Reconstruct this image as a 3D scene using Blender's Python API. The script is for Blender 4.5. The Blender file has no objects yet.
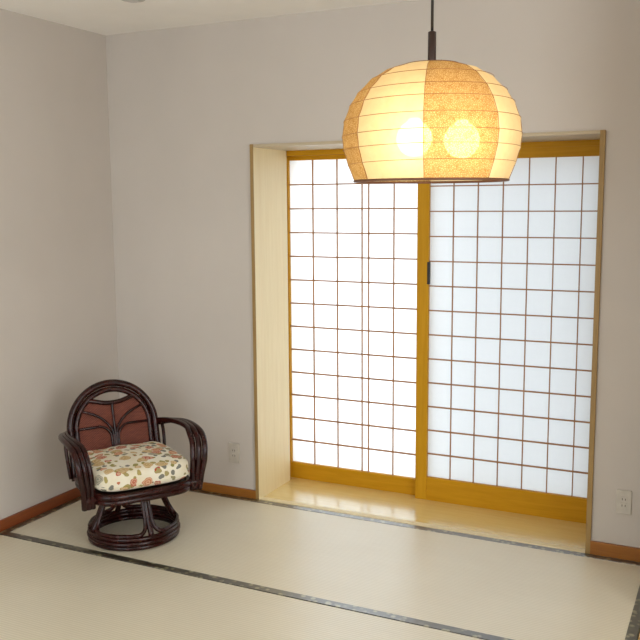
import bpy, bmesh, math, random
from mathutils import Vector, Matrix
random.seed(7)
scene = bpy.context.scene
COL = scene.collection

# ------------------------------------------------------------------ camera
CAM = Vector((3.042, -3.7152, 1.5057))
RGT = Vector((0.8994155, 0.43704313, -0.00671273))
UP = Vector((-0.0526018, 0.12347265, 0.99095285))
FWD = Vector((-0.43391797, 0.89092526, -0.13404247))
cam_data = bpy.data.cameras.new('camera')
cam = bpy.data.objects.new('camera', cam_data)
COL.objects.link(cam)
m3 = Matrix((RGT, UP, -FWD)).transposed()
cam.matrix_world = Matrix.Translation(CAM) @ m3.to_4x4()
cam_data.sensor_width = 36.0
cam_data.lens = 865.5 / 640.0 * 36.0
cam_data.clip_start = 0.05
scene.camera = cam

# ------------------------------------------------------------------ sky, window light, exposure
SKY = 3.0
world = bpy.data.worlds.new('overcast_sky')
scene.world = world
world.use_nodes = True
wb = world.node_tree.nodes['Background']
wb.inputs[0].default_value = (0.88, 0.955, 1.0, 1)
wb.inputs[1].default_value = SKY


def area_light(name, loc, rot, sx, sy, power, color):
    d = bpy.data.lights.new(name, 'AREA')
    d.shape = 'RECTANGLE'
    d.size = sx
    d.size_y = sy
    d.energy = power
    d.color = color
    o = bpy.data.objects.new(name, d)
    o.location = loc
    o.rotation_euler = rot
    COL.objects.link(o)
    return o


# daylight through the window in the wall behind the camera
area_light('daylight_front_window', (1.35, -4.62, 1.28), (math.radians(90), 0, 0), 2.3, 1.9, 9, (1.0, 0.975, 0.94))
# fill light for the left wall, from an added, unseen side window
area_light('side_window_fill', (4.78, -3.1, 1.28), (math.radians(90), 0, math.radians(90)), 2.2, 1.9, 49, (1.0, 0.975, 0.94))

scene.view_settings.view_transform = 'Standard'
scene.view_settings.look = 'None'
scene.view_settings.gamma = 1.0
scene.view_settings.use_curve_mapping = False
scene.view_settings.exposure = 0.0
try:
    scene.cycles.use_denoising = True
    scene.cycles.max_bounces = 12
    scene.cycles.diffuse_bounces = 6
    scene.cycles.transparent_max_bounces = 16
    scene.cycles.caustics_reflective = False
except Exception:
    pass

# ------------------------------------------------------------------ dimensions (metres)
H = 2.378                 # ceiling
XL, XR, ZT = 0.868, 2.5225, 1.790   # outer edges of the opening's trim
XI0, XI1, ZI = 0.882, 2.503, 1.776   # clear opening
YF = -4.55                # wall behind the camera
XW = 4.7                  # far right wall
XT = 2.785                # right end of the tatami


# ------------------------------------------------------------------ material helpers
class NT:
    def __init__(self, name):
        self.m = bpy.data.materials.new(name)
        self.m.use_nodes = True
        self.t = self.m.node_tree
        self.b = self.t.nodes['Principled BSDF']
        self.out = self.t.nodes['Material Output']

    def n(self, kind, **kw):
        nd = self.t.nodes.new(kind)
        for k, v in kw.items():
            if isinstance(k, str) and hasattr(nd, k):
                setattr(nd, k, v)
        return nd

    def l(self, a, b):
        self.t.links.new(a, b)

    def coord(self, scale=(1, 1, 1), kind='Object', rot=(0, 0, 0)):
        tc = self.n('ShaderNodeTexCoord')
        mp = self.n('ShaderNodeMapping')
        mp.inputs['Scale'].default_value = scale
        mp.inputs['Rotation'].default_value = rot
        self.l(tc.outputs[kind], mp.inputs['Vector'])
        return mp.outputs['Vector']

    def noise(self, vec, scale, detail=4, rough=0.55, dist=0.0):
        nd = self.n('ShaderNodeTexNoise')
        nd.inputs['Scale'].default_value = scale
        nd.inputs['Detail'].default_value = detail
        nd.inputs['Roughness'].default_value = rough
        nd.inputs['Distortion'].default_value = dist
        self.l(vec, nd.inputs['Vector'])
        return nd.outputs['Fac']

    def ramp(self, fac, stops):
        r = self.n('ShaderNodeValToRGB')
        e = r.color_ramp.elements
        while len(e) < len(stops):
            e.new(0.5)
        for i, (p, c) in enumerate(stops):
            e[i].position = p
            e[i].color = (c[0], c[1], c[2], 1)
        self.l(fac, r.inputs['Fac'])
        return r.outputs['Color']

    def math(self, op, a, b=None):
        nd = self.n('ShaderNodeMath', operation=op)
        for i, v in enumerate((a, b)):
            if v is None:
                continue
            if isinstance(v, (int, float)):
                nd.inputs[i].default_value = v
            else:
                self.l(v, nd.inputs[i])
        return nd.outputs[0]

    def mix(self, fac, a, b, mode='MIX'):
        nd = self.n('ShaderNodeMixRGB', blend_type=mode)
        for i, v in enumerate((fac, a, b)):
            if isinstance(v, (int, float)):
                nd.inputs[i].default_value = v
            elif isinstance(v, tuple):
                nd.inputs[i].default_value = (v[0], v[1], v[2], 1)
            else:
                self.l(v, nd.inputs[i])
        return nd.outputs[0]

    def bump(self, height, strength=0.2, dist=0.002):
        nd = self.n('ShaderNodeBump')
        nd.inputs['Strength'].default_value = strength
        nd.inputs['Distance'].default_value = dist
        self.l(height, nd.inputs['Height'])
        self.l(nd.outputs['Normal'], self.b.inputs['Normal'])

    def base(self, c):
        if isinstance(c, tuple):
            self.b.inputs['Base Color'].default_value = (c[0], c[1], c[2], 1)
        else:
            self.l(c, self.b.inputs['Base Color'])

    def set(self, rough=None, spec=None, coat=None):
        if rough is not None:
            self.b.inputs['Roughness'].default_value = rough
        if spec is not None:
            self.b.inputs['Specular IOR Level'].default_value = spec
        if coat is not None:
            self.b.inputs['Coat Weight'].default_value = coat
        return self.m


def plaster(name, col):
    k = NT(name)
    v = k.coord()
    a = k.noise(v, 2.0, 3)
    c = k.ramp(a, [(0.3, tuple(x * 0.97 for x in col)), (0.7, tuple(min(1, x * 1.03) for x in col))])
    k.base(c)
    k.bump(k.noise(v, 160, 5, 0.7), 0.12, 0.002)
    return k.set(0.9, 0.2)


def wood(name, dark, light, axis='Z', scale=1.0, rough=0.45):
    k = NT(name)
    s = {'X': (1.2, 22, 22), 'Y': (22, 1.2, 22), 'Z': (22, 22, 1.2)}[axis]
    v = k.coord(tuple(x * scale for x in s))
    a = k.noise(v, 2.2, 6, 0.6, 0.6)
    b = k.noise(v, 9.0, 3, 0.6)
    f = k.math('ADD', k.math('MULTIPLY', a, 0.75), k.math('MULTIPLY', b, 0.25))
    k.base(k.ramp(f, [(0.32, dark), (0.68, light)]))
    k.bump(b, 0.06, 0.001)
    return k.set(rough, 0.35)


def plain(name, col, rough=0.5, spec=0.4, coat=None):
    k = NT(name)
    v = k.coord()
    a = k.noise(v, 30, 3)
    k.base(k.ramp(a, [(0.3, tuple(x * 0.92 for x in col)), (0.7, tuple(min(1, x * 1.06) for x in col))]))
    return k.set(rough, spec, coat)


M = {}
M['wall'] = plaster('wall_plaster', (0.56, 0.52, 0.48))
M['ceil'] = plaster('ceiling_plaster', (0.90, 0.885, 0.86))
M['slab'] = plain('subfloor', (0.25, 0.2, 0.15), 0.9)
M['reveal'] = wood('pale_reveal_wood', (0.74, 0.62, 0.37), (0.81, 0.70, 0.45), 'Z')
M['sill'] = wood('pale_sill_wood', (0.70, 0.53, 0.20), (0.78, 0.62, 0.28), 'X', rough=0.22)
M['sill'].node_tree.nodes['Principled BSDF'].inputs['IOR'].default_value = 1.8
M['sill'].node_tree.nodes['Principled BSDF'].inputs['Coat Weight'].default_value = 0.8
M['sill'].node_tree.nodes['Principled BSDF'].inputs['Coat Roughness'].default_value = 0.15
M['sill'].node_tree.nodes['Principled BSDF'].inputs['Specular IOR Level'].default_value = 0.8
M['trim'] = wood('trim_wood', (0.28, 0.175, 0.06), (0.36, 0.235, 0.09), 'Z')
M['trimx_lit'] = wood('trim_wood_lit', (0.46, 0.38, 0.26), (0.52, 0.44, 0.31), 'X')  # lighter, greyer trim wood: light on the head board put into its colour
M['shoji'] = wood('honey_shoji_wood', (0.48, 0.24, 0.008), (0.58, 0.31, 0.016), 'Z')
M['shojix'] = wood('honey_shoji_wood_horizontal', (0.46, 0.225, 0.007), (0.56, 0.29, 0.014), 'X')
for nm in ('shoji', 'shojix'):
    M[nm].node_tree.nodes['Principled BSDF'].inputs['Specular IOR Level'].default_value = 0.12
M['kumiko'] = wood('lattice_wood', (0.30, 0.13, 0.045), (0.38, 0.18, 0.06), 'Z')
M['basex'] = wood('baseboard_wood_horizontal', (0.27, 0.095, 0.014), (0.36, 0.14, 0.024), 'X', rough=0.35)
M['basey_shaded'] = wood('baseboard_wood_shaded', (0.18, 0.04, 0.009), (0.25, 0.062, 0.014), 'Y', rough=0.35)  # same baseboard wood, with the shade along the left wall put into its colour
M['board'] = wood('floorboard_wood', (0.42, 0.25, 0.09), (0.52, 0.33, 0.13), 'Y', rough=0.35)
M['black'] = plain('black_plastic', (0.012, 0.011, 0.011), 0.4)
M['darkmetal'] = plain('dark_brown_metal', (0.03, 0.014, 0.010), 0.35)
M['plate'] = plain('outlet_plastic', (0.54, 0.505, 0.45), 0.4)
M['slot'] = plain('outlet_slot', (0.08, 0.07, 0.06), 0.7)
M['alu'] = plain('window_aluminium', (0.4, 0.4, 0.4), 0.35)
M['white'] = plain('white_plastic', (0.55, 0.55, 0.54), 0.5)

# washi of the sliding screens: lit from behind by the sky
k = NT('shoji_paper')
v = k.coord()
fib = k.noise(v, 60, 5, 0.7, 1.0)
colr = k.ramp(fib, [(0.3, (0.825, 0.835, 0.845)), (0.7, (0.84, 0.85, 0.86))])
tr = k.n('ShaderNodeBsdfTranslucent')
df = k.n('ShaderNodeBsdfDiffuse')
k.l(colr, tr.inputs['Color'])
k.l(colr, df.inputs['Color'])
mx = k.n('ShaderNodeMixShader')
mx.inputs[0].default_value = 0.22
k.l(tr.outputs[0], mx.inputs[1])
k.l(df.outputs[0], mx.inputs[2])
k.l(mx.outputs[0], k.out.inputs['Surface'])
M['paper'] = k.m


def screen_mat(name, fac):
    k = NT(name)
    t = k.n('ShaderNodeBsdfTransparent')
    d = k.n('ShaderNodeBsdfDiffuse')
    d.inputs['Color'].default_value = (0.05, 0.05, 0.05, 1)
    mx = k.n('ShaderNodeMixShader')
    mx.inputs[0].default_value = fac
    k.l(t.outputs[0], mx.inputs[1])
    k.l(d.outputs[0], mx.inputs[2])
    k.l(mx.outputs[0], k.out.inputs['Surface'])
    return k.m


M['net'] = screen_mat('dimming_net', 0.60)  # unseen net, added to dim the right screen
M['glass'] = screen_mat('window_glass', 0.04)

# tatami rush weave: fine ribs running along the mat
k = NT('tatami_rush')
v = k.coord()
sep = k.n('ShaderNodeSeparateXYZ')
k.l(v, sep.inputs[0])
wv = k.math('SINE', k.math('MULTIPLY', sep.outputs['Y'], 2 * math.pi / 0.0125))
wx = k.math('SINE', k.math('MULTIPLY', sep.outputs['X'], 2 * math.pi / 0.03))
big = k.noise(v, 3.0, 3)
stretch = k.coord((2, 60, 60))
st = k.noise(stretch, 3.0, 4)
f = k.math('ADD', k.math('MULTIPLY', big, 0.5), k.math('MULTIPLY', st, 0.5))
c1 = k.ramp(f, [(0.3, (0.70, 0.64, 0.49)), (0.7, (0.77, 0.715, 0.57))])
rib = k.ramp(k.math('ADD', k.math('MULTIPLY', wv, 0.5), 0.5), [(0.0, (0.86, 0.85, 0.82)), (0.6, (1, 1, 1))])
k.base(k.mix(1.0, c1, rib, 'MULTIPLY'))
k.bump(k.math('ADD', wv, k.math('MULTIPLY', wx, 0.25)), 0.25, 0.0006)
k.b.inputs['IOR'].default_value = 1.8
M['tatami'] = k.set(0.36, 0.9)
M['matcore'] = plain('tatami_core', (0.45, 0.38, 0.22), 0.9)

# patterned cloth border of the mats
k = NT('tatami_border_cloth')
v = k.coord((1, 1, 0))
vo = k.n('ShaderNodeTexVoronoi')
vo.inputs['Scale'].default_value = 34
k.l(v, vo.inputs['Vector'])
chk = k.noise(v, 22, 2, 0.5)
c = k.ramp(vo.outputs['Distance'], [(0.24, (0.30, 0.28, 0.17)), (0.42, (0.022, 0.020, 0.011))])
c = k.mix(k.ramp(chk, [(0.50, (0, 0, 0)), (0.66, (1, 1, 1))]), c, (0.07, 0.066, 0.035))
k.base(c)
k.bump(k.noise(v, 700, 2), 0.2, 0.0005)
k.b.inputs['IOR'].default_value = 1.8
k.b.inputs['Coat Roughness'].default_value = 0.3
M['heri'] = k.set(0.30, 1.0, 0.6)

# dark lacquered rattan
k = NT('lacquered_rattan')
v = k.coord()
a = k.noise(v, 25, 4)
k.base(k.ramp(a, [(0.3, (0.010, 0.0012, 0.0010)), (0.7, (0.034, 0.0038, 0.0024))]))
M['rattan'] = k.set(0.22, 0.3, 0.05)
k = NT('woven_rattan')
v = k.coord()
sep = k.n('ShaderNodeSeparateXYZ')
k.l(v, sep.inputs[0])
wa = k.math('SINE', k.math('MULTIPLY', sep.outputs['X'], 2 * math.pi / 0.011))
wz = k.math('SINE', k.math('MULTIPLY', sep.outputs['Z'], 2 * math.pi / 0.008))
wvv = k.math('MULTIPLY', wa, wz)
n1 = k.noise(k.coord((1, 1, 6)), 30, 4)
f = k.math('ADD', k.math('MULTIPLY', k.math('ADD', wvv, 1.0), 0.3), k.math('MULTIPLY', n1, 0.5))
k.base(k.ramp(f, [(0.25, (0.03, 0.006, 0.004)), (0.55, (0.15, 0.035, 0.02)), (0.85, (0.30, 0.09, 0.05))]))
k.bump(wvv, 0.6, 0.002)
M['weave'] = k.set(0.45, 0.4)

# floral cushion print
k = NT('floral_print')
v0 = k.coord()
ns = k.n('ShaderNodeTexNoise')
ns.inputs['Scale'].default_value = 18
k.l(v0, ns.inputs['Vector'])
warp = k.mix(0.045, v0, ns.outputs['Color'], 'ADD')


def cells(scale):
    vo = k.n('ShaderNodeTexVoronoi')
    vo.inputs['Scale'].default_value = scale
    vo.inputs['Randomness'].default_value = 0.75
    k.l(warp, vo.inputs['Vector'])
    return vo


blob = cells(17)
hue = k.n('ShaderNodeSeparateColor')
k.l(blob.outputs['Color'], hue.inputs[0])
petal = k.ramp(hue.outputs[0], [(0.0, (0.42, 0.07, 0.04)), (0.34, (0.50, 0.16, 0.07)), (0.62, (0.46, 0.30, 0.10)), (0.9, (0.22, 0.24, 0.20))])
petal.node.color_ramp.interpolation = 'CONSTANT'
rings = k.math('SINE', k.math('MULTIPLY', blob.outputs['Distance'], 42))
petal2 = k.mix(k.math('MULTIPLY', k.math('ADD', rings, 1), 0.3), petal, (0.80, 0.66, 0.46))
cream = k.ramp(k.noise(v0, 10, 3), [(0.35, (0.74, 0.68, 0.52)), (0.65, (0.80, 0.77, 0.66))])
leaf = cells(34)
lh = k.n('ShaderNodeSeparateColor')
k.l(leaf.outputs['Color'], lh.inputs[0])
leafcol = k.ramp(lh.outputs[1], [(0.0, (0.24, 0.23, 0.06)), (0.4, (0.40, 0.33, 0.12)), (0.7, (0.20, 0.20, 0.17))])
leafmask = k.math('MULTIPLY', k.math('LESS_THAN', leaf.outputs['Distance'], 0.42), k.math('GREATER_THAN', lh.outputs[0], 0.30))
c = k.mix(leafmask, cream, leafcol)
pm = k.math('MULTIPLY', k.math('LESS_THAN', blob.outputs['Distance'], 0.42), k.math('GREATER_THAN', hue.outputs[1], 0.12))
c = k.mix(pm, c, petal2)
k.base(c)
k.bump(k.noise(v0, 400, 2), 0.15, 0.0008)
M['floral'] = k.set(0.85, 0.2)


def washi(name, lo, hi, transp, fibre):
    k = NT(name)
    v = k.coord()
    if fibre:
        vo = k.n('ShaderNodeTexVoronoi', feature='DISTANCE_TO_EDGE')
        vo.inputs['Scale'].default_value = 210
        k.l(v, vo.inputs['Vector'])
        f = k.math('ADD', k.math('MULTIPLY', vo.outputs['Distance'], 1.8), k.math('MULTIPLY', k.noise(v, 45, 4), 0.5))
        col = k.ramp(f, [(0.22, lo), (0.75, hi)])
    else:
        col = k.ramp(k.noise(v, 40, 5, 0.7, 0.5), [(0.3, lo), (0.7, hi)])
    tr = k.n('ShaderNodeBsdfTranslucent')
    df = k.n('ShaderNodeBsdfDiffuse')
    tp = k.n('ShaderNodeBsdfTransparent')
    for s in (tr, df, tp):
        k.l(col, s.inputs['Color'])
    m1 = k.n('ShaderNodeMixShader')
    m1.inputs[0].default_value = 0.35
    k.l(tr.outputs[0], m1.inputs[1])
    k.l(df.outputs[0], m1.inputs[2])
    m2 = k.n('ShaderNodeMixShader')
    m2.inputs[0].default_value = transp
    k.l(m1.outputs[0], m2.inputs[1])
    k.l(tp.outputs[0], m2.inputs[2])
    k.l(m2.outputs[0], k.out.inputs['Surface'])
    return k.m


M['washi'] = washi('lamp_washi', (0.90, 0.76, 0.48), (0.95, 0.83, 0.56), 0.2, False)
M['washi_fibre'] = washi('lamp_fibre_washi', (0.50, 0.28, 0.09), (0.86, 0.64, 0.32), 0.30, True)
M['ring'] = plain('lamp_ring_lacquer', (0.14, 0.06, 0.03), 0.5)
M['wire'] = plain('lamp_rib_wire', (0.30, 0.14, 0.05), 0.6)
k = NT('bulb_glow')
k.b.inputs['Base Color'].default_value = (1, 0.9, 0.7, 1)
k.b.inputs['Emission Color'].default_value = (1.0, 0.77, 0.46, 1)
k.b.inputs['Emission Strength'].default_value = 10.8
M['bulb'] = k.m


# ------------------------------------------------------------------ mesh helpers
def link(name, bm, mat, parent=None, smooth=False, loc=None):
    me = bpy.data.meshes.new(name)
    bmesh.ops.recalc_face_normals(bm, faces=bm.faces[:])
    bm.to_mesh(me)
    bm.free()
    if smooth:
        me.polygons.foreach_set('use_smooth', [True] * len(me.polygons))
    me.materials.append(mat)
    o = bpy.data.objects.new(name, me)
    COL.objects.link(o)
    if parent is not None:
        o.parent = parent
    if loc is not None:
        o.location = loc
    return o


def share(src, name, loc, parent=None, rot=None, scale=None):
    o = bpy.data.objects.new(name, src.data)
    COL.objects.link(o)
    o.location = loc
    if rot:
        o.rotation_euler = rot
    if scale:
        o.scale = scale
    if parent is not None:
        o.parent = parent
    return o


def box_bm(x0, x1, y0, y1, z0, z1, bm=None, bevel=0.0):
    bm = bm or bmesh.new()
    r = bmesh.ops.create_cube(bm, size=1.0)
    for vv in r['verts']:
        vv.co = Vector((x0 + (vv.co.x + 0.5) * (x1 - x0), y0 + (vv.co.y + 0.5) * (y1 - y0), z0 + (vv.co.z + 0.5) * (z1 - z0)))
    if bevel > 0:
        es = {e for vv in r['verts'] for e in vv.link_edges}
        bmesh.ops.bevel(bm, geom=list(es), offset=bevel, segments=2, affect='EDGES', profile=0.6)
    return bm


def box(name, x0, x1, y0, y1, z0, z1, mat, parent=None, bevel=0.0):
    return link(name, box_bm(x0, x1, y0, y1, z0, z1, None, bevel), mat, parent)


def catmull(pts, per=8, closed=False):
    P = [Vector(q) for q in pts]
    n = len(P)
    out = []
    segs = n if closed else n - 1
    for i in range(segs):
        p1, p2 = P[i], P[(i + 1) % n]
        p0 = P[i - 1] if (closed or i > 0) else p1 * 2 - p2
        p3 = P[(i + 2) % n] if (closed or i + 2 < n) else p2 * 2 - p1
        for j in range(per):
            t = j / per
            out.append(0.5 * ((2 * p1) + (p2 - p0) * t + (2 * p0 - 5 * p1 + 4 * p2 - p3) * t * t + (3 * p1 - p0 - 3 * p2 + p3) * t ** 3))
    if not closed:
        out.append(P[-1].copy())
    return out


def tube_bm(path, r, sides=10, closed=False, bm=None):
    bm = bm or bmesh.new()
    n = len(path)
    rr = r if isinstance(r, (list, tuple)) else [r] * n
    rings = []
    prev = None
    for i in range(n):
        if closed:
            t = (path[(i + 1) % n] - path[i - 1]).normalized()
        else:
            t = (path[min(i + 1, n - 1)] - path[max(i - 1, 0)]).normalized()
        if prev is None:
            a = Vector((0, 0, 1)) if abs(t.z) < 0.9 else Vector((1, 0, 0))
            u = (a - t * a.dot(t)).normalized()
        else:
            u = (prev - t * prev.dot(t)).normalized()
        prev = u
        w = t.cross(u)
        rings.append([bm.verts.new(path[i] + (u * math.cos(2 * math.pi * s / sides) + w * math.sin(2 * math.pi * s / sides)) * rr[i]) for s in range(sides)])
    m = n if closed else n - 1
    for i in range(m):
        A, B = rings[i], rings[(i + 1) % n]
        for s in range(sides):
            bm.faces.new((A[s], A[(s + 1) % sides], B[(s + 1) % sides], B[s]))
    if not closed:
        bm.faces.new(rings[0][::-1])
        bm.faces.new(rings[-1])
    return bm


def tube(name, pts, r, mat, parent=None, sides=10, per=8, closed=False, smooth_path=True):
    path = catmull(pts, per, closed) if smooth_path else [Vector(q) for q in pts]
    return link(name, tube_bm(path, r, sides, closed), mat, parent, smooth=True)


def lathe_bm(prof, seg=32, bm=None, close_ends=True):
    bm = bm or bmesh.new()
    rings = [[bm.verts.new((r * math.cos(2 * math.pi * s / seg), r * math.sin(2 * math.pi * s / seg), z)) for s in range(seg)] for r, z in prof]
    for A, B in zip(rings, rings[1:]):
        for s in range(seg):
            bm.faces.new((A[s], A[(s + 1) % seg], B[(s + 1) % seg], B[s]))
    if close_ends:
        bm.faces.new(rings[0][::-1])
        bm.faces.new(rings[-1])
    return bm


def empty(name, loc, rz=0):
    o = bpy.data.objects.new(name, None)
    o.empty_display_size = 0.1
    o.location = loc
    o.rotation_euler = (0, 0, rz)
    COL.objects.link(o)
    return o


def tag(o, label, cat=None, group=None, kind=None):
    o['label'] = label
    if cat:
        o['category'] = cat
    if group:
        o['group'] = group
    if kind:
        o['kind'] = kind
    return o


def struct(o, label):
    o['kind'] = 'structure'
    o['label'] = label
    return o


# ------------------------------------------------------------------ the room shell
WT = 0.46    # depth of the back wall with its deep window niche
bm = box_bm(-0.12, XL, 0, 0.33, -0.06, H)
box_bm(-0.12, 0.83, 0.33, WT, -0.06, H, bm)
box_bm(0.83, XL, 0.33, WT, ZT, H, bm)
box_bm(XR, XW + 0.12, 0, WT, -0.06, H, bm)
box_bm(XL, XR, 0, WT, ZT, H, bm)
struct(link('wall_back', bm, M['wall']), 'warm grey plaster wall around the paper screens')
struct(box('wall_left', -0.12, 0, YF - 0.12, 0, -0.06, H, M['wall']), 'warm grey plaster wall behind the rattan chair')
sy0, sy1, sz0, sz1 = -4.2, -2.0, 0.33, 2.23
bm = box_bm(XW, XW + 0.12, YF - 0.12, sy0, -0.06, H)
box_bm(XW, XW + 0.12, sy1, 0, -0.06, H, bm)
box_bm(XW, XW + 0.12, sy0, sy1, -0.06, sz0, bm)
box_bm(XW, XW + 0.12, sy0, sy1, sz1, H, bm)
struct(link('wall_right', bm, M['wall']), 'plain plaster wall with an added window across from the rattan chair')
win = struct(box('window_3', XW + 0.02, XW + 0.06, sy0, sy0 + 0.04, sz0, sz1, M['alu']), 'unseen aluminium window added for the side fill light')  # frame of the added, unseen window around the side fill light
box('frame_bar', XW + 0.02, XW + 0.06, sy1 - 0.04, sy1, sz0, sz1, M['alu'], win)
box('frame_bar', XW + 0.02, XW + 0.06, sy0 + 0.04, sy1 - 0.04, sz0, sz0 + 0.04, M['alu'], win)
box('frame_bar', XW + 0.02, XW + 0.06, sy0 + 0.04, sy1 - 0.04, sz1 - 0.04, sz1, M['alu'], win)
box('frame_bar', XW + 0.02, XW + 0.06, (sy0 + sy1) / 2 - 0.02, (sy0 + sy1) / 2 + 0.02, sz0 + 0.04, sz1 - 0.04, M['alu'], win)
struct(box('shading_partition', XT + 0.006, XT + 0.108, -0.46, 0, -0.06, H, M['wall']), 'added plaster partition, out of view, shading the end of the back wall')  # unseen stub, added to keep side light off the back wall's right end
# wall behind the camera with a window
wx0, wx1, wz0, wz1 = 0.2, 2.5, 0.33, 2.23
bm = box_bm(0, wx0, YF - 0.12, YF, -0.06, H)
box_bm(wx1, XW, YF - 0.12, YF, -0.06, H, bm)
box_bm(wx0, wx1, YF - 0.12, YF, -0.06, wz0, bm)
box_bm(wx0, wx1, YF - 0.12, YF, wz1, H, bm)
struct(link('wall_front', bm, M['wall']), 'plaster wall with a window facing the paper screens')
win = struct(link('window_2', box_bm(wx0, wx0 + 0.04, YF - 0.06, YF - 0.02, wz0, wz1), M['alu']), 'aluminium window facing the paper screens')
box('frame_bar', wx1 - 0.04, wx1, YF - 0.06, YF - 0.02, wz0, wz1, M['alu'], win)
box('frame_bar', wx0 + 0.04, wx1 - 0.04, YF - 0.06, YF - 0.02, wz0, wz0 + 0.04, M['alu'], win)
box('frame_bar', wx0 + 0.04, wx1 - 0.04, YF - 0.06, YF - 0.02, wz1 - 0.04, wz1, M['alu'], win)
box('frame_bar', (wx0 + wx1) / 2 - 0.02, (wx0 + wx1) / 2 + 0.02, YF - 0.06, YF - 0.02, wz0 + 0.04, wz1 - 0.04, M['alu'], win)
struct(box('ceiling', -0.12, XW + 0.12, YF - 0.12, WT, H, H + 0.1, M['ceil']), 'pale plaster ceiling')
struct(box('floor', -0.12, XW + 0.12, YF - 0.12, WT, -0.16, -0.06, M['slab']), 'bare subfloor under the straw mats')
struct(box('trim_7', XT + 0.004, XT + 0.11, YF, -0.462, -0.06, 0.0, M['board'], None, 0.003), 'honey wooden threshold at the end of the straw mats')
bf = struct(box('floor_boards', XT + 0.112, XW, YF, 0.0, -0.06, -0.004, M['board']), 'wooden board floor beyond the straw mats')

# baseboards
bh = 0.052
struct(box('baseboard_left', 0, 0.014, YF, -0.014, 0, bh, M['basey_shaded'], None, 0.002), 'reddish brown wooden baseboard along the wall behind the chair')
struct(box('baseboard_back', 0.0, XL, -0.014, 0, 0, bh - 0.008, M['basex'], None, 0.002), 'reddish brown wooden baseboard from the corner to the screens')
struct(box('baseboard_right', XR, XT + 0.005, -0.014, 0, 0, bh + 0.006, M['basex'], None, 0.002), 'orange brown wooden baseboard below the wall outlet beside the screens')

# trim and lining of the opening
P = 0.010
struct(box('trim_1', XL, XI0, -P, 0.33, 0.0, ZT, M['reveal']), 'pale wooden lining board of the niche beside the chair')
struct(box('trim_2', XL - 0.003, XI0 + 0.001, -P - 0.004, -P, 0.0, ZT, M['trim'], None, 0.001), 'brown wooden edge of the niche beside the chair')
struct(box('trim_3', XI1, XR + 0.002, -P - 0.004, WT, 0.0, ZT, M['trim'], None, 0.002), 'brown wooden edge and lining of the niche beside the wall outlet')
struct(box('trim_4', XI0, XI1, -P, WT, ZI, ZT, M['trimx_lit'], None, 0.001), 'brown wooden head board of the niche')
struct(box('trim_5', 0.843, 0.876, 0.3305, 0.345, 0.0, ZI, M['reveal']), 'narrow pale wooden stop strip in the niche')
struct(box('trim_6', 0.83, 0.846, 0.345, WT, 0.0, ZI, M['shoji']), 'wooden jamb behind the screens')
struct(box('trim_8', 0.846, XI1, 0.343, WT, 1.750, ZI, M['shojix']), 'honey wooden head rail holding the paper screens')
sill = struct(box('trim_9', XI0, XI1, 0.03, WT, -0.06, 0.0, M['sill']), 'pale wooden niche floor in front of the paper screens')
struct(box('trim_11', 0.846, XI0, 0.3455, WT, -0.06, 0.0, M['sill']), 'pale wooden sill end under the screen')
struct(box('trim_10', XI0, XI1, -0.010, 0.029, -0.06, 0.003, M['reveal'], None, 0.002), 'pale wooden front edge of the niche floor')


# ------------------------------------------------------------------ sliding paper screens
def screen_door(name, label, x0, x1, cols, rows, y, z0, z1, handle=None, lattice_half=0.0027):
    """x0..x1 outer width, cols/rows = lattice lines (first and last are the frame's inner edges)"""
    T = 0.030
    root = bpy.data.objects.new(name, None)
    root.location = ((x0 + x1) / 2, y, z0)
    COL.objects.link(root)
    struct(root, label)
    off = Vector(root.location)

    def part(nm, a0, a1, b0, b1, c0, c1, mat, bev=0.0):
        cx, cy, cz = (a0 + a1) / 2, (b0 + b1) / 2, (c0 + c1) / 2
        return link(nm, box_bm(a0 - cx, a1 - cx, b0 - cy, b1 - cy, c0 - cz, c1 - cz, None, bev), mat, root, loc=Vector((cx, cy, cz)) - off)

    part('stile', x0, cols[0], y, y + T, z0, z1, M['shoji'], 0.0015)
    part('stile', cols[-1], x1, y, y + T, z0, z1, M['shoji'], 0.0015)
    part('rail', cols[0], cols[-1], y + 0.001, y + T, z0, rows[0], M['shojix'], 0.001)
    part('rail', cols[0], cols[-1], y + 0.001, y + T, rows[-1], z1, M['shojix'], 0.001)
    w = lattice_half
    hb = None
    for z in rows[1:-1]:
        if hb is None:
            hb = part('lattice_bar', cols[0], cols[-1], y + 0.008, y + 0.021, z - w, z + w, M['kumiko'])
        else:
            share(hb, 'lattice_bar', Vector(((cols[0] + cols[-1]) / 2, y + 0.0145, z)) - off, root)
    vb = None
    for x in cols[1:-1]:
        if vb is None:
            vb = part('lattice_bar', x - w * 0.75, x + w * 0.75, y + 0.0095, y + 0.0205, rows[0], rows[-1], M['kumiko'])
        else:
            share(vb, 'lattice_bar', Vector((x, y + 0.015, (rows[0] + rows[-1]) / 2)) - off, root)
    cache = {}
    for i in range(len(cols) - 1):
        for j in range(len(rows) - 1):
            sx, sz = round(cols[i + 1] - cols[i], 4), round(rows[j + 1] - rows[j], 4)
            c = Vector(((cols[i] + cols[i + 1]) / 2, y + 0.0215, (rows[j] + rows[j + 1]) / 2))
            if (sx, sz) not in cache:
                b2 = bmesh.new()
                vs = [b2.verts.new((a * sx / 2, 0, d * sz / 2)) for a, d in ((-1, -1), (1, -1), (1, 1), (-1, 1))]
                b2.faces.new(vs)
                cache[(sx, sz)] = link('paper_pane', b2, M['paper'], root, loc=c - off)
            else:
                share(cache[(sx, sz)], 'paper_pane', c - off, root)
    if handle:
        hx, hz0, hz1 = handle
        h = part('handle', hx - 0.007, hx + 0.007, y - 0.002, y + 0.012, hz0, hz1, M['black'], 0.002)
        h['label'] = 'narrow black finger pull'
    return root


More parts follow.
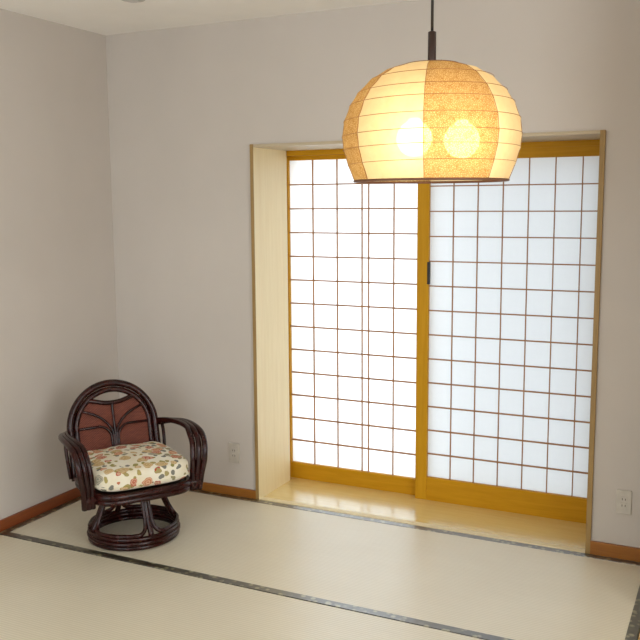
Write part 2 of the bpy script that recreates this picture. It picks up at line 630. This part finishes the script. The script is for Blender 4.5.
rowsL = [0.087 + 0.12623 * i for i in range(14)]
colsL = [0.862, 1.001, 1.141, 1.282, 1.319, 1.457, 1.596]
screen_door('door_1', 'paper sliding screen whose lattice has one narrow column, beside the chair side of the niche', 0.848, 1.650, colsL, rowsL, 0.385, 0.0, 1.750, None, 0.0034)
rowsR = [0.119 + 0.1220 * i for i in range(14)]
colsR = [1.660 + 0.12 * i for i in range(7)] + [2.494]
screen_door('door_2', 'paper sliding screen with an even square lattice and black finger pull', 1.600, 2.503, colsR, rowsR, 0.345, 0.0, 1.750, (1.6605, 1.104, 1.214))

# outer window of the niche: frame, panes, added unseen net dimming one half
ow = struct(box('window_1', 0.83, 0.87, WT + 0.02, WT + 0.06, 0.0, ZI, M['alu']), 'aluminium window outside the paper screens')
box('frame_bar', XI1 - 0.03, XI1 + 0.01, WT + 0.02, WT + 0.06, 0.0, ZI, M['alu'], ow)
box('frame_bar', 0.87, XI1 - 0.03, WT + 0.02, WT + 0.06, ZI - 0.03, ZI, M['alu'], ow)
box('frame_bar', 0.87, XI1 - 0.03, WT + 0.02, WT + 0.06, 0.0, 0.03, M['alu'], ow)
for a, b_, d in ((0.87, 1.70, 0.036), (1.66, XI1 - 0.03, 0.044)):
    bm = bmesh.new()
    bm.faces.new([bm.verts.new(q) for q in ((a, WT + d, 0.03), (b_, WT + d, 0.03), (b_, WT + d, ZI - 0.03), (a, WT + d, ZI - 0.03))])
    link('pane', bm, M['glass'], ow)
bm = bmesh.new()
bm.faces.new([bm.verts.new(q) for q in ((1.62, WT + 0.056, 0.03), (XI1 - 0.03, WT + 0.056, 0.03), (XI1 - 0.03, WT + 0.056, ZI - 0.03), (1.62, WT + 0.056, ZI - 0.03))])
link('dimming_net', bm, M['net'], ow)


# ------------------------------------------------------------------ straw mats
def tatami(label, x0, x1, y0, y1, sides, hw=0.036):
    e = empty('tatami_mat', ((x0 + x1) / 2, (y0 + y1) / 2, -0.06))
    tag(e, label, 'tatami mat', 'straw mats on the floor')
    off = Vector(e.location)

    def part(nm, a0, a1, b0, b1, c0, c1, mat, bev):
        o = link(nm, box_bm(a0 - off.x, a1 - off.x, b0 - off.y, b1 - off.y, c0 - off.z, c1 - off.z, None, bev), mat, e)
        return o
    part('rush_surface', x0, x1, y0, y1, -0.06, 0.0, M['tatami'], 0.002)
    t = 0.0016
    if 'f' in sides:
        part('border', x0, x1, y0 - 0.0008, y0 + hw, -0.056, t, M['heri'], 0.0008)
    if 'b' in sides:
        part('border', x0, x1, y1 - hw, y1 + 0.0008, -0.056, t, M['heri'], 0.0008)
    if 'l' in sides:
        part('border', x0 - 0.0008, x0 + hw, y0 + hw, y1 - hw, -0.056, t + 0.0002, M['heri'], 0.0008)
    if 'r' in sides:
        part('border', x1 - hw, x1 + 0.0008, y0 + hw, y1 - hw, -0.056, t + 0.0002, M['heri'], 0.0008)
    return e


tatami('pale straw mat under the rattan chair, along the paper screens', 0.017, XT, -0.922, -0.017, 'fblr')
y = -0.926
tatami('pale straw mat beside the mat that carries the rattan chair', 0.017, XT, y - 0.905, y, 'fr')
y -= 0.909
tatami('straw mat farthest from the paper screens but two', 0.017, XT, y - 0.905, y, 'flr')
y -= 0.909
tatami('straw mat farthest from the paper screens but one', 0.017, XT, y - 0.905, y, 'flr')
y -= 0.909
tatami('straw mat along the wall facing the paper screens', 0.017, XT, YF + 0.004, y, 'flr')


# ------------------------------------------------------------------ wall outlets
def outlet(label, cx, cz, w=0.062, h=0.104):
    e = empty('wall_outlet', (cx, 0, cz))
    tag(e, label, 'outlet', 'wall outlets')
    link('cover_plate', box_bm(-w / 2, w / 2, -0.009, 0, -h / 2, h / 2, None, 0.003), M['plate'], e)
    for s in (-1, 1):
        so = link('socket', box_bm(-0.013, 0.013, -0.011, -0.0085, s * 0.0135 - 0.012, s * 0.0135 + 0.012, None, 0.001), M['plate'], e)
        for t in (-1, 1):
            link('slot', box_bm(t * 0.0062 - 0.0013, t * 0.0062 + 0.0013, -0.0114, -0.0105, s * 0.0135 - 0.0045, s * 0.0135 + 0.0045), M['slot'], so)
    return e


outlet('pale wall outlet above the baseboard between the chair and the screens', 0.737, 0.228)
outlet('pale wall outlet on the wall past the screen with the finger pull', 2.652, 0.249)

# smoke detector on the ceiling, only its rim in view
e = empty('smoke_detector', (0.688, -0.655, H))
tag(e, 'small round white detector on the ceiling above the chair', 'smoke detector')
bm = lathe_bm([(0.050, -0.022), (0.058, -0.012), (0.060, 0.0)], 32)
link('housing', bm, M['white'], e, True)
link('cap', lathe_bm([(0.022, -0.030), (0.028, -0.026), (0.030, -0.0221)], 24), M['white'], e, True)


# ------------------------------------------------------------------ rattan swivel chair
def build_chair():
    e = empty('rattan_chair', CHAIR, math.radians(57))
    tag(e, 'dark red-brown rattan swivel armchair with a floral seat cushion', 'chair')
    R = M['rattan']
    # local axes: x = lateral, -y = front
    def ring(r, z, n=40, sq=None):
        out = []
        for i in range(n):
            a = 2 * math.pi * i / n
            c, s = math.cos(a), math.sin(a)
            if sq:
                p = 2.0 / sq
                out.append(Vector((r * math.copysign(abs(c) ** p, c), r * math.copysign(abs(s) ** p, s), z)))
            else:
                out.append(Vector((r * c, r * s, z)))
        return out
    for i, (r, z) in enumerate(((0.196, 0.0112), (0.200, 0.0300), (0.196, 0.0488))):
        link('base_ring', tube_bm(ring(r, z), 0.0110, 10, True), R, e, True)
    # four bent canes: each runs down one leg, along the ring and up the next leg
    for q in range(4):
        a0 = math.radians(Q0 + 90 * q)
        def pol(r, da, z):
            return (r * math.cos(a0 + da), r * math.sin(a0 + da), z)
        g = 0.085
        Hh = math.pi / 2
        pts = [pol(0.135, g * 1.2, 0.232), pol(0.135, g * 1.2, 0.205), pol(0.145, g * 1.1, 0.17), pol(0.170, g * 1.15, 0.110), pol(0.188, g * 2.0, 0.076), pol(0.196, g * 4, 0.066),
               pol(0.196, Hh / 2, 0.065),
               pol(0.196, Hh - g * 4, 0.066), pol(0.188, Hh - g * 2.0, 0.076), pol(0.170, Hh - g * 1.15, 0.110), pol(0.145, Hh - g * 1.1, 0.17), pol(0.135, Hh - g * 1.2, 0.205), pol(0.135, Hh - g * 1.2, 0.232)]
        tube('leg_cane', pts, 0.0095, R, e, 8, 5)
        # solid centre cane of the leg
        pts = [pol(0.133, 0, 0.232), pol(0.137, 0, 0.19), pol(0.160, 0, 0.125), pol(0.196, 0, 0.055)]
        tube('leg', pts, 0.0135, R, e, 8, 5)
    link('swivel_plate', lathe_bm([(0.15, 0.222), (0.155, 0.227), (0.155, 0.237), (0.15, 0.2405)], 32), M['darkmetal'], e, True)
    # seat frame, two stacked canes bent into a rounded square
    for r, z in ((0.214, 0.240), (0.217, 0.264)):
        link('seat_frame', tube_bm(ring(r, z, 56, 5), 0.0150, 10, True), R, e, True)
    bm = bmesh.new()
    top = [bm.verts.new(v + Vector((0, 0, 0))) for v in ring(0.206, 0.268, 56, 5)]
    bot = [bm.verts.new(v) for v in ring(0.206, 0.241, 56, 5)]
    bm.faces.new(top)
    bm.faces.new(bot[::-1])
    for i in range(56):
        bm.faces.new((bot[i], bot[(i + 1) % 56], top[(i + 1) % 56], top[i]))
    link('seat_board', bm, M['darkmetal'], e)

    # cushion
    bm = bmesh.new()
    nu, nv = 56, 20
    rings = []
    hw, hd, hh = 0.219, 0.219, 0.050
    def sp(c, p):
        return math.copysign(abs(c) ** p, c)
    for j in range(1, nv):
        ph = -math.pi / 2 + math.pi * j / nv
        row = []
        for i in range(nu):
            th = 2 * math.pi * i / nu
            cr = sp(math.cos(ph), 0.30)
            x = hw * cr * sp(math.cos(th), 0.42)
            yy = hd * cr * sp(math.sin(th), 0.42)
            z = hh * sp(math.sin(ph), 0.50)
            if z > 0:
                z += 0.010 * (1 - (x / hw) ** 2) * (1 - (yy / hd) ** 2)
                # shallow tufts
                z += 0.004 * math.cos(x * 38) * math.cos(yy * 38)
            row.append(bm.verts.new((x, yy, z)))
        rings.append(row)
    for A, B in zip(rings, rings[1:]):
        for i in range(nu):
            bm.faces.new((A[i], A[(i + 1) % nu], B[(i + 1) % nu], B[i]))
    lo = bm.verts.new((0, 0, -hh))
    hi = bm.verts.new((0, 0, hh + 0.014))
    for i in range(nu):
        bm.faces.new((lo, rings[0][(i + 1) % nu], rings[0][i]))
        bm.faces.new((hi, rings[-1][i], rings[-1][(i + 1) % nu]))
    cu = link('cushion', bm, M['floral'], e, True, loc=(0, -0.004, 0.279 + hh - 0.002))
    cu['label'] = 'cream cushion printed with red and olive flowers'
    pp = [Vector((1.004 * hw * sp(math.cos(2 * math.pi * i / 56), 0.42), 1.004 * hd * sp(math.sin(2 * math.pi * i / 56), 0.42), -0.02)) for i in range(56)]
    link('piping', tube_bm(pp, 0.0035, 6, True), M['floral'], cu, True)

    # backrest: tilted plane
    def bp(a, z, off=0.0):
        return Vector((a, 0.212 + (z - 0.30) * 0.22 - off, z))
    def arch(hw_, zc, hz, z0, n=18):
        pts = [bp(-hw_, z0), bp(-hw_, (z0 + zc) / 2)]
        for i in range(n + 1):
            t = math.pi - math.pi * i / n
            pts.append(bp(hw_ * math.cos(t), zc + hz * math.sin(t)))
        pts += [bp(hw_, (z0 + zc) / 2), bp(hw_, z0)]
        return pts
    tube('back_frame', arch(0.206, 0.455, 0.203, 0.235), 0.0165, R, e, 10, 3)
    tube('inner_frame', arch(0.177, 0.452, 0.176, 0.255), 0.0135, R, e, 10, 3)
    # lower edge of the hand hole
    hole = [bp(-0.118, 0.592 - 0.004), bp(-0.08, 0.580, 0.003), bp(-0.04, 0.570, 0.004), bp(0, 0.567, 0.004), bp(0.04, 0.570, 0.004), bp(0.08, 0.580, 0.003), bp(0.118, 0.588)]
    tube('hand_hole_cane', hole, 0.0115, R, e, 8, 4)
    # woven panel
    def topz(a):
        t = max(0.0, 1 - (a / 0.170) ** 2)
        z1 = 0.452 + 0.168 * math.sqrt(t)
        z2 = 0.565 + 1.6 * a * a
        return min(z1, z2)
    bm = bmesh.new()
    na, nz = 28, 12
    grid = []
    for s in (-0.003, 0.003):
        g = []
        for i in range(na + 1):
            a = -0.170 + 0.340 * i / na
            g.append([bm.verts.new(bp(a, 0.285 + (topz(a) - 0.285) * j / nz, s)) for j in range(nz + 1)])
        grid.append(g)
    for s in (0, 1):
        g = grid[s]
        for i in range(na):
            for j in range(nz):
                bm.faces.new((g[i][j], g[i + 1][j], g[i + 1][j + 1], g[i][j + 1]))
    for i in range(na):
        for j in (0, nz):
            bm.faces.new((grid[0][i][j], grid[0][i + 1][j], grid[1][i + 1][j], grid[1][i][j]))
    for j in range(nz):
        for i in (0, na):
            bm.faces.new((grid[0][i][j], grid[0][i][j + 1], grid[1][i][j + 1], grid[1][i][j]))
    w = link('woven_panel', bm, M['weave'], e)
    w['label'] = 'woven reddish cane panel'
    # branching canes in front of the panel
    o = 0.010
    for s in (-1, 1):
        tube('branch_cane', [bp(s * 0.018, 0.28, o), bp(s * 0.016, 0.40, o), bp(s * 0.026, 0.437, o), bp(s * 0.058, 0.462, o), bp(s * 0.105, 0.464, o), bp(s * 0.168, 0.462, o * 0.6)], 0.0062, R, e, 8, 5)
        tube('branch_cane', [bp(s * 0.008, 0.28, o + 0.004), bp(s * 0.008, 0.42, o + 0.004), bp(s * 0.022, 0.462, o), bp(s * 0.06, 0.503, o), bp(s * 0.105, 0.528, o), bp(s * 0.153, 0.545, o * 0.6)], 0.0062, R, e, 8, 5)
    tube('branch_cane', [bp(0, 0.28, o + 0.006), bp(0, 0.45, o + 0.004), bp(0, 0.52, o), bp(0, 0.566, o)], 0.0062, R, e, 8, 5)
    tube('back_rail', [bp(-0.17, 0.288), bp(-0.08, 0.284, 0.004), bp(0.08, 0.284, 0.004), bp(0.17, 0.288)], 0.0125, R, e, 8, 4)

    # arms, each of three canes side by side
    for s in (-1, 1):
        for kx in (-1, 0, 1):
            d = 0.0245 * kx
            dt = 0.016 * kx
            pts = [(s * (0.222 + 0.3 * dt), 0.240, 0.452 - 0.006 * kx),
                   (s * (0.252 + 0.8 * dt), 0.170, 0.468 - 0.003 * kx),
                   (s * (0.274 + dt), 0.075, 0.478),
                   (s * (0.276 + dt * 1.2), -0.03, 0.480),
                   (s * (0.270 + d), -0.105 - 0.012 * kx, 0.466),
                   (s * (0.265 + d), -0.150 - 0.012 * kx, 0.425),
                   (s * (0.258 + d), -0.165 - 0.010 * kx, 0.360),
                   (s * (0.250 + 0.8 * d), -0.162 - 0.006 * kx, 0.290),
                   (s * (0.246 + 0.7 * d), -0.152, 0.215)]
            tube('arm_cane', pts, 0.0130, R, e, 10, 6)
        # rear strut of the arm down to the seat frame
        tube('arm_strut', [(s * 0.232, 0.225, 0.455), (s * 0.238, 0.215, 0.38), (s * 0.228, 0.19, 0.25)], 0.0085, R, e, 8, 6)
        # cane wrapping where the arm meets the seat frame
        tube('binding', [(s * 0.205, -0.150, 0.252), (s * 0.270, -0.156, 0.252)], 0.016, R, e, 10, 4)
    return e


CHAIR = (0.60, -0.665, 0.0018)
Q0 = 4
build_chair()


# ------------------------------------------------------------------ pendant lamp
def build_lamp():
    px = 0.504 / 178
    e = empty('pendant_lamp', (2.236, -1.336, 1.566))
    tag(e, 'glowing paper lantern pendant lamp on a black cord', 'lamp')
    zb = 0.0
    ribs = [(76.5, 0.0), (83.0, 16.5), (87.3, 31), (88.8, 44), (87.0, 59), (81.0, 74.5), (73.5, 86), (60.5, 99), (46, 107.5), (27.0, 113)]
    prof = [(r * px, zb + z * px) for r, z in ribs]
    view = math.atan2(-(CAM.y + 1.336), -(CAM.x - 2.236))  # direction lamp->camera reversed
    toward = math.atan2(CAM.y + 1.336, CAM.x - 2.236)
    # seam angles measured from the camera-facing direction
    seams = [-51, -4.5, 44, 90, 135, 180, 225, 268]
    def mesh_gore(a0, a1, n=10):
        bm = bmesh.new()
        rows = []
        pr = []
        for (r0, z0), (r1, z1) in zip(prof, prof[1:]):
            for tt in (0, 0.25, 0.5, 0.75):
                sag = 0.0018 * math.sin(math.pi * tt)
                pr.append((r0 + (r1 - r0) * tt - sag * 0.9, z0 + (z1 - z0) * tt - sag * 0.2))
        pr.append(prof[-1])
        for r, z in pr:
            rows.append([bm.verts.new((r * math.cos(a0 + (a1 - a0) * i / n), r * math.sin(a0 + (a1 - a0) * i / n), z)) for i in range(n + 1)])
        for A, B in zip(rows, rows[1:]):
            for i in range(n):
                bm.faces.new((A[i], A[i + 1], B[i + 1], B[i]))
        return bm
    for i in range(8):
        a0 = toward + math.radians(seams[i])
        a1 = toward + math.radians(seams[(i + 1) % 8] + (360 if i == 7 else 0))
        fib = i % 2 == 1
        o = link('paper_panel', mesh_gore(a0, a1), M['washi_fibre' if fib else 'washi'], e, True)
        o['label'] = 'mottled fibre paper panel' if fib else 'plain cream paper panel'
        # glued seam between two panels
        pts = [Vector(((r + 0.0008) * math.cos(a0), (r + 0.0008) * math.sin(a0), z)) for r, z in prof]
        link('seam', tube_bm(pts, 0.0009, 5), M['wire'], e, True)
    for r, z in prof[1:-2]:
        n = 64
        pts = [Vector(((r + 0.0005) * math.cos(2 * math.pi * i / n), (r + 0.0005) * math.sin(2 * math.pi * i / n), z + 0.004 * math.sin(2 * math.pi * i / n + 2.2))) for i in range(n)]
        link('rib_wire', tube_bm(pts, 0.0008, 5, True), M['wire'], e, True)
    r = prof[0][0]
    n = 64
    link('bottom_ring', tube_bm([Vector((r * math.cos(2 * math.pi * i / n), r * math.sin(2 * math.pi * i / n), 0)) for i in range(n)], 0.0034, 8, True), M['ring'], e, True)
    r, zt = prof[-1]
    link('top_ring', tube_bm([Vector((r * math.cos(2 * math.pi * i / n), r * math.sin(2 * math.pi * i / n), zt)) for i in range(n)], 0.0015, 8, True), M['ring'], e, True)
    # spider arms that hold the shade
    for q in range(3):
        a = toward + math.radians(20 + 120 * q)
        tube('holder_arm', [(0, 0, zt + 0.004), (r * math.cos(a), r * math.sin(a), zt)], 0.0022, M['darkmetal'], e, 6, 3)
    ztop = zt + 32 * px
    link('socket_tube', lathe_bm([(0.008, zt - 0.05), (0.0115, zt - 0.048), (0.0115, ztop - 0.002), (0.006, ztop)], 20), M['darkmetal'], e, True)
    link('cord', tube_bm([Vector((0, 0, ztop)), Vector((0, 0, H - 1.566 - 0.03))], 0.0042, 8), M['black'], e, True)
    link('ceiling_rose', lathe_bm([(0.03, H - 1.566 - 0.035), (0.045, H - 1.566 - 0.025), (0.048, H - 1.566)], 32), M['black'], e, True)
    # two bulbs on a small cross arm
    lat = toward + math.pi / 2
    for t, bz, fw in ((-0.044, 0.108, 0.152), (0.081, 0.103, 0.14)):
        bx = math.cos(lat) * t + math.cos(toward) * fw
        by = math.sin(lat) * t + math.sin(toward) * fw
        so = tube('bulb_socket', [(0, 0, zt - 0.05), (bx * 0.4, by * 0.4, bz + 0.11), (bx * 0.9, by * 0.9, bz + 0.075), (bx, by, bz + 0.045)], 0.012, M['white'], e, 10, 5)
        prf = [(0.004, -0.048), (0.020, -0.044), (0.034, -0.034), (0.044, -0.018), (0.048, 0.0), (0.044, 0.018), (0.034, 0.033), (0.020, 0.043), (0.014, 0.052)]
        link('bulb', lathe_bm(prf, 24), M['bulb'], e, True, loc=(bx, by, bz))
    return e


build_lamp()
